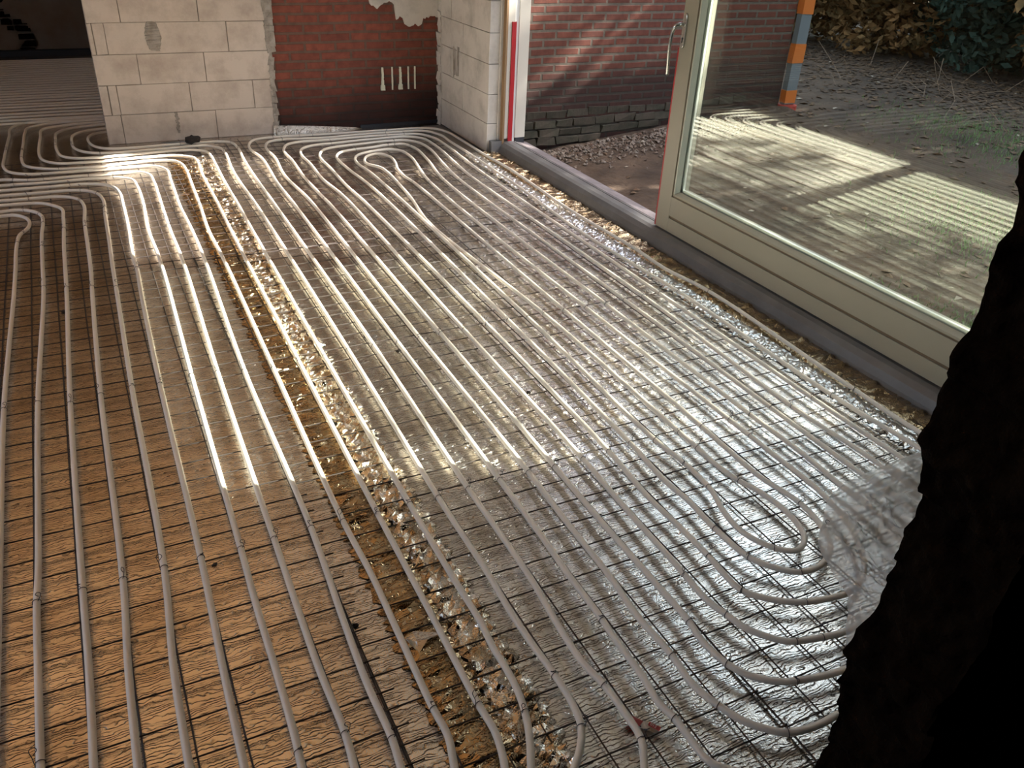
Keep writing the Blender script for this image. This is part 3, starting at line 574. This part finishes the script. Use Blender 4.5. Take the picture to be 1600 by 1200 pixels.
# sliding leaf
d = struct(empty('door_2'))
X0, X1 = 2.661, 2.735
b = MB(); b.box((X0, 3.42, .093), (X1, 3.525, 2.12)); b.build('stile', M_paint, d, bevel=.002)
b = MB(); b.box((X0, 1.44, .093), (X1, 1.56, 2.12)); b.build('stile', M_paint, d, bevel=.002)
b = MB(); b.box((X0, 1.56, 2.0), (X1, 3.42, 2.12)); b.build('top_rail', M_paint, d)
b = MB(); b.box((X0, 1.56, .178), (X1, 3.42, .279)); b.box((X0, 1.56, .093), (X1, 3.42, .166)); b.build('bottom_rail', M_paint, d, bevel=.0015)
b = MB(); b.box((X0+.006, 1.56, .164), (X1-.002, 3.42, .18)); b.box((X0+.005, 1.56, .277), (X0+.03, 3.42, .286)); b.box((X0+.005, 3.412, .28), (X0+.03, 3.421, 2.0)); b.build('groove', M_groove, d)
b = MB(); b.prism_y([(X0+.003, .286), (X0+.003, .296), (X0+.026, .310), (X0+.026, .286)], 1.56, 3.41); b.build('glazing_bead', M_paint, d)
b = MB(); b.add([(X0+.003, 3.412, .286), (X0+.003, 3.402, .29), (X0+.026, 3.388, .30), (X0+.026, 3.412, .286), (X0+.003, 3.412, 2.0), (X0+.003, 3.402, 2.0), (X0+.026, 3.388, 2.0), (X0+.026, 3.412, 2.0)],
          [(0, 1, 5, 4), (1, 2, 6, 5), (2, 3, 7, 6), (3, 0, 4, 7)]); b.build('glazing_bead', M_bead, d)
b = MB(); b.box((X0+.035, 1.56, .29), (X0+.047, 3.41, .322)); b.box((X0+.035, 3.378, .29), (X0+.047, 3.41, 2.0)); b.build('spacer_bar', M_spacer, d)
b = MB(); b.box((X0+.055, 1.56, .28), (X1+.002, 3.42, .315)); b.box((X0+.055, 3.385, .28), (X1+.002, 3.42, 2.0)); b.build('outer_frame', M_paint, d)
b = MB(); b.box((X0+.029, 1.56, .288), (X0+.033, 3.412, 2.0)); b.build('glass_pane', M_glass, d)
b = MB(); b.box((X0+.049, 1.56, .288), (X0+.053, 3.412, 2.0)); b.build('glass_pane', M_glass, d)
b = MB(); b.box((X0+.004, 3.525, .093), (X0+.03, 3.539, .985)); b.build('red_seal', M_red, d)
h = MB()
pr = []
for k in range(24):
    a = 2*math.pi*k/24; pr.append((3.497+.015*math.cos(a), 1.065+.078*math.copysign(abs(math.sin(a))**.35, math.sin(a))))
n = len(pr); v = [(X0, y, z) for y, z in pr]+[(X0-.010, y, z) for y, z in pr]
h.add(v, [(k, (k+1) % n, n+(k+1) % n, n+k) for k in range(n)]+[tuple(range(n, 2*n))]); hp = h.build('door_handle', M_chrome, d, bevel=.002)
h = MB(); q = spline([(X0-.006, 3.497, 1.092), (X0-.038, 3.498, 1.092), (X0-.052, 3.505, 1.086), (X0-.058, 3.515, 1.06), (X0-.060, 3.521, 1.0), (X0-.055, 3.524, .93), (X0-.048, 3.527, .86)], .008)
h.tube(q, lambda s: .0095 if s < .25 else .0085, 10); h.build('lever', M_chrome, hp, smooth=True)
h = MB(); h.tube([(X0-.0115, 3.497, 1.030), (X0-.009, 3.497, 1.030)], .0055, 10); h.box((X0-.0115, 3.4945, 1.012), (X0-.0098, 3.4995, 1.03)); h.build('keyhole', M_blackr, hp)

# ------------------------------------------------------------------ polythene sheet by the near wall
out = [(1.28, .66), (1.36, .80), (1.42, .88), (1.48, .96), (1.575, 1.04), (1.60, 1.14), (1.655, 1.24), (1.77, 1.335), (1.86, 1.40), (2.02, 1.435), (2.2, 1.45), (2.32, 1.455), (2.42, 1.49), (2.48, 1.50)]
def ps(u, v):
    s = u*(len(out)-1); i = min(int(s), len(out)-2); t_ = s-i
    ex = out[i][0]*(1-t_)+out[i+1][0]*t_; ey = out[i][1]*(1-t_)+out[i+1][1]*t_
    cx, cy = 1.45+.95*u, .63+.30*u
    w = v; x = ex*(1-w)+cx*w; y = ey*(1-w)+cy*w
    fold = abs(nz(u*5+3, v*2.2, 1))*.09+(.5-abs(nz(u*16+v*7, v*4-u*3, 2)))*.055+(.5-abs(nz(u*34-v*12, v*13+u*9, 5)))*.022+(.5-abs(nz(u*60, v*40, 8)))*.007
    e = min(1, v*6)
    z = .042+e*(.02+fold)+.12*v*v+.01*nz(u*9)
    x += .03*nz(u*8, v*6, 7)*min(1, v*4)+.012*nz(u*22, 3, 1)*(1-e); y += .03*nz(u*8, v*6, 9)*min(1, v*4)+.012*nz(u*22, 9, 1)*(1-e)
    return (x, y, z)
tag(grid('polythene_sheet', M_sheet, ps, 260, 150), 'crumpled translucent polythene sheet heaped beside the dark broken wall', 'plastic sheet')

# ------------------------------------------------------------------ small things on the floor
t = tag(empty('torn_tag', (.868, .945, .006)), 'torn red and white tag lying between two pipes at the bottom', 'tag')
b = MB(); b.add([(-.028, .035, .008), (-.004, .040, .004), (.012, .018, .002), (-.008, .006, .010), (-.026, .016, .006), (-.012, .024, .014)], [(0, 1, 5), (1, 2, 5), (2, 3, 5), (3, 4, 5), (4, 0, 5)]); b.build('red_piece', mat('red_card', (.42, .03, .015), .5), t)
b = MB(); b.add([(-.010, .008, .004), (.012, .018, .003), (.030, .002, .002), (.026, -.022, .002), (.016, -.020, .005), (.004, -.006, .009)], [(0, 1, 5), (1, 2, 5), (2, 3, 5), (3, 4, 5), (4, 0, 5)]); b.build('white_piece', mat('white_card', (.6, .55, .5), .5), t)
b = MB(); b.add([(.010, .000, .011), (.019, .006, .011), (.034, -.018, .011), (.024, -.024, .011)], [(0, 1, 2, 3)])
rp = b.build('printed_label', mat('dark_red_print', (.40, .02, .015), .5), t)
tx = bpy.data.curves.new('printed_number', 'FONT'); tx.body = '012'; tx.size = .010; tx.extrude = .0001
tob = bpy.data.objects.new('tmp', tx); C.objects.link(tob); tm_ = bpy.data.meshes.new_from_object(tob.evaluated_get(bpy.context.evaluated_depsgraph_get())); bpy.data.objects.remove(tob); to = bpy.data.objects.new('printed_number', tm_); C.objects.link(to); to.parent = rp; to.location = (.0145, -.0015, .0114); to.rotation_euler = (0, 0, R(-60)); tm_.materials.clear(); tm_.materials.append(mat('print_ink', (.6, .5, .45), .5))

def lump(name, x, y, r, m, label, flat=.6, cat='debris', seed=0, group=None):
    bm = bmesh.new(); bmesh.ops.create_icosphere(bm, subdivisions=2, radius=r)
    for v_ in bm.verts:
        k = 1+.55*nz(v_.co.x/r*1.3+seed, v_.co.y/r*1.3, v_.co.z/r*1.3); v_.co = Vector((v_.co.x*k, v_.co.y*k*.8, v_.co.z*k*flat))
    me = bpy.data.meshes.new(name); bm.to_mesh(me); bm.free(); me.materials.append(m)
    o = bpy.data.objects.new(name, me); C.objects.link(o); o.location = (x, y, r*flat*.7+.001)
    return tag(o, label, cat, group)
lump('rope_bundle', .655, 6.10, .052, M_lump, 'black tangled lump lying on the pipes at the foot of the block pier', .5, 'debris', 1).location.z = .055
for k, (x, y, r, w) in enumerate([(-.23, 1.33, .012, 'at the far lower left'), (.887, 3.0, .014, 'in the middle of the sun patch'), (.90, 3.33, .010, 'above the middle of the sun patch'), (1.78, 3.86, .012, 'on the bright foil near the upper door post'),
                               (-.21, 3.66, .011, 'beside the third pipe in the shade'), (.10, 1.86, .007, 'between two pipes at the left'), (.53, 5.93, .012, 'next to the black lump by the pier'), (.38, 1.5, .008, 'near the lower left corner of the gold strip'),
                               (.965, 2.83, .010, 'right of the clod in the sun patch'), (1.30, 2.35, .008, 'on the silver foil in the middle')]):
    lump('dirt_clod', x, y, r, M_lump, 'small dark dirt clod '+w, .5, 'dirt', k)

# pale mortar smears on the brick
for k, x in enumerate((2.088, 2.165, 2.228, 2.292, 2.345)):
    b = MB(); wide = k in (0, 2)
    for j in range(9):
        z = .265+j*.018; w = (.010-.0005*j+.006*(j < 2) if wide else .005)
        b.box((x-w+.003*nz(j*2., k), 6.326-(.006 if wide else 0), z), (x+w, 6.34, z+.0195), .002 if wide else .0008)
    tag(b.build('mortar_smear', M_foam), ('thick blobby' if wide else 'thin straight')+' pale mortar line on the brick wall, %s of the five' % ['leftmost', 'second from left', 'middle', 'second from right', 'rightmost'][k], 'mortar', 'pale mortar lines on the inner brick wall')

# ------------------------------------------------------------------ outside
def gz(x, y):
    base = -.22+max(0, x-3.3)*.085
    base = min(base, .05+(x-6)*.01) if x > 3.3 else base
    return base+.03*nz(x*1.1, y*1.1)+.012*nz(x*5, y*5)+.006*nz(x*17, y*17)+(.06*max(0, 1-abs(y-5.85)/.5) if x < 5.7 and y > 5 else 0)
struct(grid('ground', M_soil, lambda u, v: (2.84+16*u**1.6, -4+16*v, gz(2.84+16*u**1.6, -4+16*v)), 200, 320))
b = MB(); b.box((2.76, 6.0, -.5), (5.72, 6.3, 3.0)); struct(b.build('wall_outer', M_brick_out))
# rough foundation courses that step out at the foot
b = MB()
for r_ in range(4):
    z1 = .10-r_*.066; x = 2.80+random.uniform(0, .1)
    while x < 5.2-r_*.5:
        w = random.uniform(.15, .22); dd = .004+.012*r_+random.uniform(0, .012); zc = z1+.02*nz(x, r_)+(x-2.8)*.015
        b.box((x, 6.0-dd, zc-.056), (x+w-.010, 6.05, zc), .009); x += w
M_found = mat('mossy_brick', (.055, .041, .028), .95, bump=((40, 40, 40), .6, .006), var=(9, (.028, .027, .015), .35, .62))
struct(b.build('trim_8', M_found))
# taped corner pole
t = tag(empty('taped_pole', (5.78, 5.96, 0)), 'blue-grey pole with orange tape bands standing at the corner of the outer brick wall', 'pole')
b = MB(); b.box((-.055, -.03, .05), (.06, .03, 3.0)); b.build('pole', M_blue, t)
for z0, z1 in ((.06, .17), (.40, .56), (.80, .95), (1.25, 1.4), (1.75, 1.9)):
    b = MB(); b.box((-.060, -.034, z0), (.065, .034, z1), .004); b.build('orange_band', M_orange, t)
b = MB(); b.tube([(0, -.01, -.02), (0, -.01, .045)], .085, 16); b.build('pole_foot', mat('red_foot', (.35, .04, .03), .5), t)

def scatter(name, n, area, size, m, lab, cat, flat=.5, up_=0.):
    mb = MB()
    for k in range(n):
        x, y = area(); s = random.uniform(*size); z = gz(x, y)
        a = random.uniform(0, 6.3); c_, s_ = math.cos(a), math.sin(a); w = s*random.uniform(.4, .8)
        tl = random.uniform(-.5, .5); h = s*flat
        p = [(-s, 0, 0), (0, -w, h*random.random()), (s, 0, tl*h), (0, w, h*random.random()), (0, 0, h), (0, 0, -h*.5)]
        v = [(x+c_*px-s_*py, y+s_*px+c_*py, z+pz+h*.3+up_) for px, py, pz in p]
        mb.add(v, [(0, 1, 4), (1, 2, 4), (2, 3, 4), (3, 0, 4), (1, 0, 5), (2, 1, 5), (3, 2, 5), (0, 3, 5)])
    return tag(mb.build(name, m), lab, cat, kind='stuff')
def a_rub():
    x = 2.95+2.3*random.random()**1.2; return x, 5.87-abs(random.gauss(0, .2))
scatter('rubble', 1500, a_rub, (.006, .026), mat('pale_rubble', (.21, .17, .135), .95, var=(15, (.10, .055, .035), .35, .6)), 'pale stone and brick rubble along the foot of the outer brick wall', 'rubble', .7)
def a_leaf():
    x = random.uniform(3.0, 10); y = random.uniform(-1, 9)
    while random.random() > min(1, (x-2.5)/6)**1.3: x = random.uniform(3.0, 10)
    return x, (y if not (x < 5.9 and y > 5.95) else random.uniform(0, 5.9))
scatter('fallen_leaves', 2600, a_leaf, (.015, .045), mat('dry_leaf', (.14, .08, .04), .8, var=(6, (.06, .035, .02), .3, .6)), 'dry brown leaves scattered over the garden ground', 'leaves', .35)
def a_litter():
    y = random.uniform(2, 10.5); x = 8.2-abs(random.gauss(0, .8))+.9*random.random(); return x, (y if x > 6.1 else min(y, 5.8))
scatter('leaf_litter', 5200, a_litter, (.02, .045), mat('brown_litter', (.10, .058, .03), .85, var=(5, (.035, .022, .013), .3, .6)), 'dense brown leaf litter in front of the hedge', 'leaves', .35)
mb = MB()
for k in range(26):
    x, y = random.uniform(6.6, 8.4), random.uniform(3.5, 7.0); z = gz(x, y); a = random.uniform(0, 6.3); l_ = random.uniform(.15, .5)
    mb.tube([(x, y, z+.01), (x+.5*l_*math.cos(a), y+.5*l_*math.sin(a), z+random.uniform(.03, .2)), (x+l_*math.cos(a+.3), y+l_*math.sin(a+.3), z+random.uniform(.02, .35))], .0026, 5)
tag(mb.build('twigs', mat('dry_twig', (.22, .15, .10), .9)), 'thin dry twigs sticking up from the leaf litter by the hedge', 'twigs', kind='stuff')
scatter('fallen_leaves', 300, a_leaf, (.012, .035), mat('pale_leaf', (.34, .28, .21), .7), 'pale dry leaves scattered over the garden ground', 'leaves', .35)

M_grass = mat('grass', (.15, .27, .07), .7, var=(20, (.08, .15, .04), .3, .7))
def tuft(cx, cy, rad, n, lab, hh=.05):
    mb = MB()
    for k in range(n):
        x = cx+random.gauss(0, rad); y = cy+random.gauss(0, rad*1.4); z = gz(x, y)-.005; a = random.uniform(0, 6.3); h = random.uniform(.4, 1)*hh
        dx, dy = math.cos(a)*.0035, math.sin(a)*.0035; lx, ly = random.uniform(-.5, .5)*h*1.4, random.uniform(-.5, .5)*h*1.4
        mb.add([(x-dx, y-dy, z), (x+dx, y+dy, z), (x+lx, y+ly, z+h)], [(0, 1, 2)])
    tag(mb.build('grass_tuft', M_grass), lab, 'grass', kind='stuff')
tuft(3.55, 2.55, .13, 1500, 'green grass patch close behind the glass near the door bottom')
tuft(3.75, 2.15, .12, 1300, 'green grass patch nearest the dark wall, seen through the glass')
tuft(4.9, 3.0, .3, 2200, 'grass patch in the middle of the garden ground')
tuft(6.6, 4.4, .4, 2600, 'thin grass patch before the hedge')
tuft(3.02, 4.02, .04, 90, 'small green weed outside the sill by the red seal', .07)

# hedge and trees
def leaf_mat(name, c, c2):
    m = mat(name, c, .8, var=(3.5, c2, .38, .62), spec=.15); return m
M_beech = leaf_mat('brown_beech_leaf', (.30, .16, .065), (.07, .05, .02))
M_conif = leaf_mat('dark_conifer_leaf', (.035, .06, .045), (.015, .03, .02))
M_green = leaf_mat('dark_green_leaf', (.06, .085, .035), (.03, .035, .015))
M_bark = mat('bark', (.10, .075, .05), .95)
def foliage(name, n, c, r, ls, m, parent, shell=.5, drop=0):
    u = rng.normal(size=(n, 3)); u /= np.linalg.norm(u, axis=1)[:, None]
    rad = (1-shell*rng.random(n)**1.5)*(1+.18*np.sin(u[:, 0]*7+c[1])*np.cos(u[:, 2]*6+c[0]))
    P = np.array(c)+u*rad[:, None]*np.array(r)
    keep = P[:, 2] > .02; P = P[keep]; n = len(P)
    a = rng.normal(size=(n, 3)); a[:, 2] *= .6; a[:, 2] -= drop; a /= np.linalg.norm(a, axis=1)[:, None]
    b_ = np.cross(a, rng.normal(size=(n, 3))); b_ /= np.linalg.norm(b_, axis=1)[:, None]
    s = ls*rng.uniform(.6, 1.3, n)[:, None]
    V = np.stack([P-a*s, P+b_*s*.45, P+a*s, P-b_*s*.45], 1).reshape(-1, 3)
    me = bpy.data.meshes.new(name); me.vertices.add(4*n); me.vertices.foreach_set('co', V.ravel())
    me.loops.add(4*n); me.loops.foreach_set('vertex_index', np.arange(4*n)); me.polygons.add(n)
    me.polygons.foreach_set('loop_start', np.arange(n)*4); me.polygons.foreach_set('loop_total', np.full(n, 4)); me.update(); me.validate()
    me.materials.append(m); o = bpy.data.objects.new(name, me); C.objects.link(o); o.parent = parent; return o
def bush(x, y, rx, ry, h, n, ls, m, label, drop=0, stems=9, cat='shrub'):
    z = gz(x, y); t = tag(empty('bush', (x, y, z)), label, cat)
    foliage('foliage', n, (0, 0, h*.5), (rx, ry, h*.55), ls, m, t, .65, drop)
    mb = MB()
    for k in range(stems):
        a = random.uniform(0, 6.3); e = random.uniform(.4, .9)
        mb.tube([(.1*math.cos(a), .1*math.sin(a), -.05), (rx*.4*e*math.cos(a), ry*.4*e*math.sin(a), h*.35), (rx*e*math.cos(a), ry*e*math.sin(a), h*.8)], lambda s: .02*(1-s)+.004, 5)
    mb.build('branches', M_bark, t)
bush(8.9, 9.5, 1.2, 1.3, 2.3, 16000, .06, M_beech, 'brown-leaved beech bush right behind the taped pole')
bush(9.1, 7.9, 1.2, 1.1, 2.3, 15000, .06, M_beech, 'brown and green bush between the beech and the dark conifer')
bush(9.3, 6.5, 1.2, 1.0, 2.6, 16000, .06, M_conif, 'dark blue-green conifer bush in the middle of the hedge', drop=.3)
bush(9.2, 5.2, 1.0, .9, 1.8, 5000, .085, M_beech, 'large-leaved brown bush in front of the hedge at the right')
bush(10.3, 4.4, 1.1, 1.4, 2.4, 12000, .08, M_green, 'dark green bush at the right end of the visible hedge')
def tree(x, y, h, r, n, ls, m, label):
    z = gz(x, y); t = tag(empty('tree', (x, y, z)), label, 'tree')
    foliage('crown', n, (0, 0, h*.56), (r, r*1.1, h*.47), ls, m, t, .8)
    mb = MB(); mb.tube([(0, 0, -.1), (.05, .03, h*.3), (0, .1, h*.6), (.05, 0, h*.9)], lambda s: .12*(1-s)+.02, 8); mb.build('trunk', M_bark, t)
for k, (x, y, h, r) in enumerate(TREES):
    tree(x, y, h, r, 9000, .11, M_green if k % 2 else M_conif, 'tall evergreen tree behind the hedge, %s in the row' % ['nearest the camera side', 'second', 'third', 'fourth', 'fifth', 'sixth', 'farthest'][k])
for k in range(6):  # back row, added to keep the sun off the hedge leaves
    x, y = 14.2+.3*(k % 2), -4+2.6*k; z = gz(x, y); t = tag(empty('tree', (x, y, z)), 'broad dark evergreen added far behind the hedge to shade it, %s of the back row' % ['first', 'second', 'third', 'fourth', 'fifth', 'last'][k], 'tree')
    foliage('crown', 7000, (0, 0, 2.6), (1.3, 1.6, 2.7), .15, M_conif, t, .8)
    mb = MB(); mb.tube([(0, 0, -.1), (.05, .03, 2), (0, .1, 4.3)], lambda s: .12*(1-s)+.02, 8); mb.build('trunk', M_bark, t)
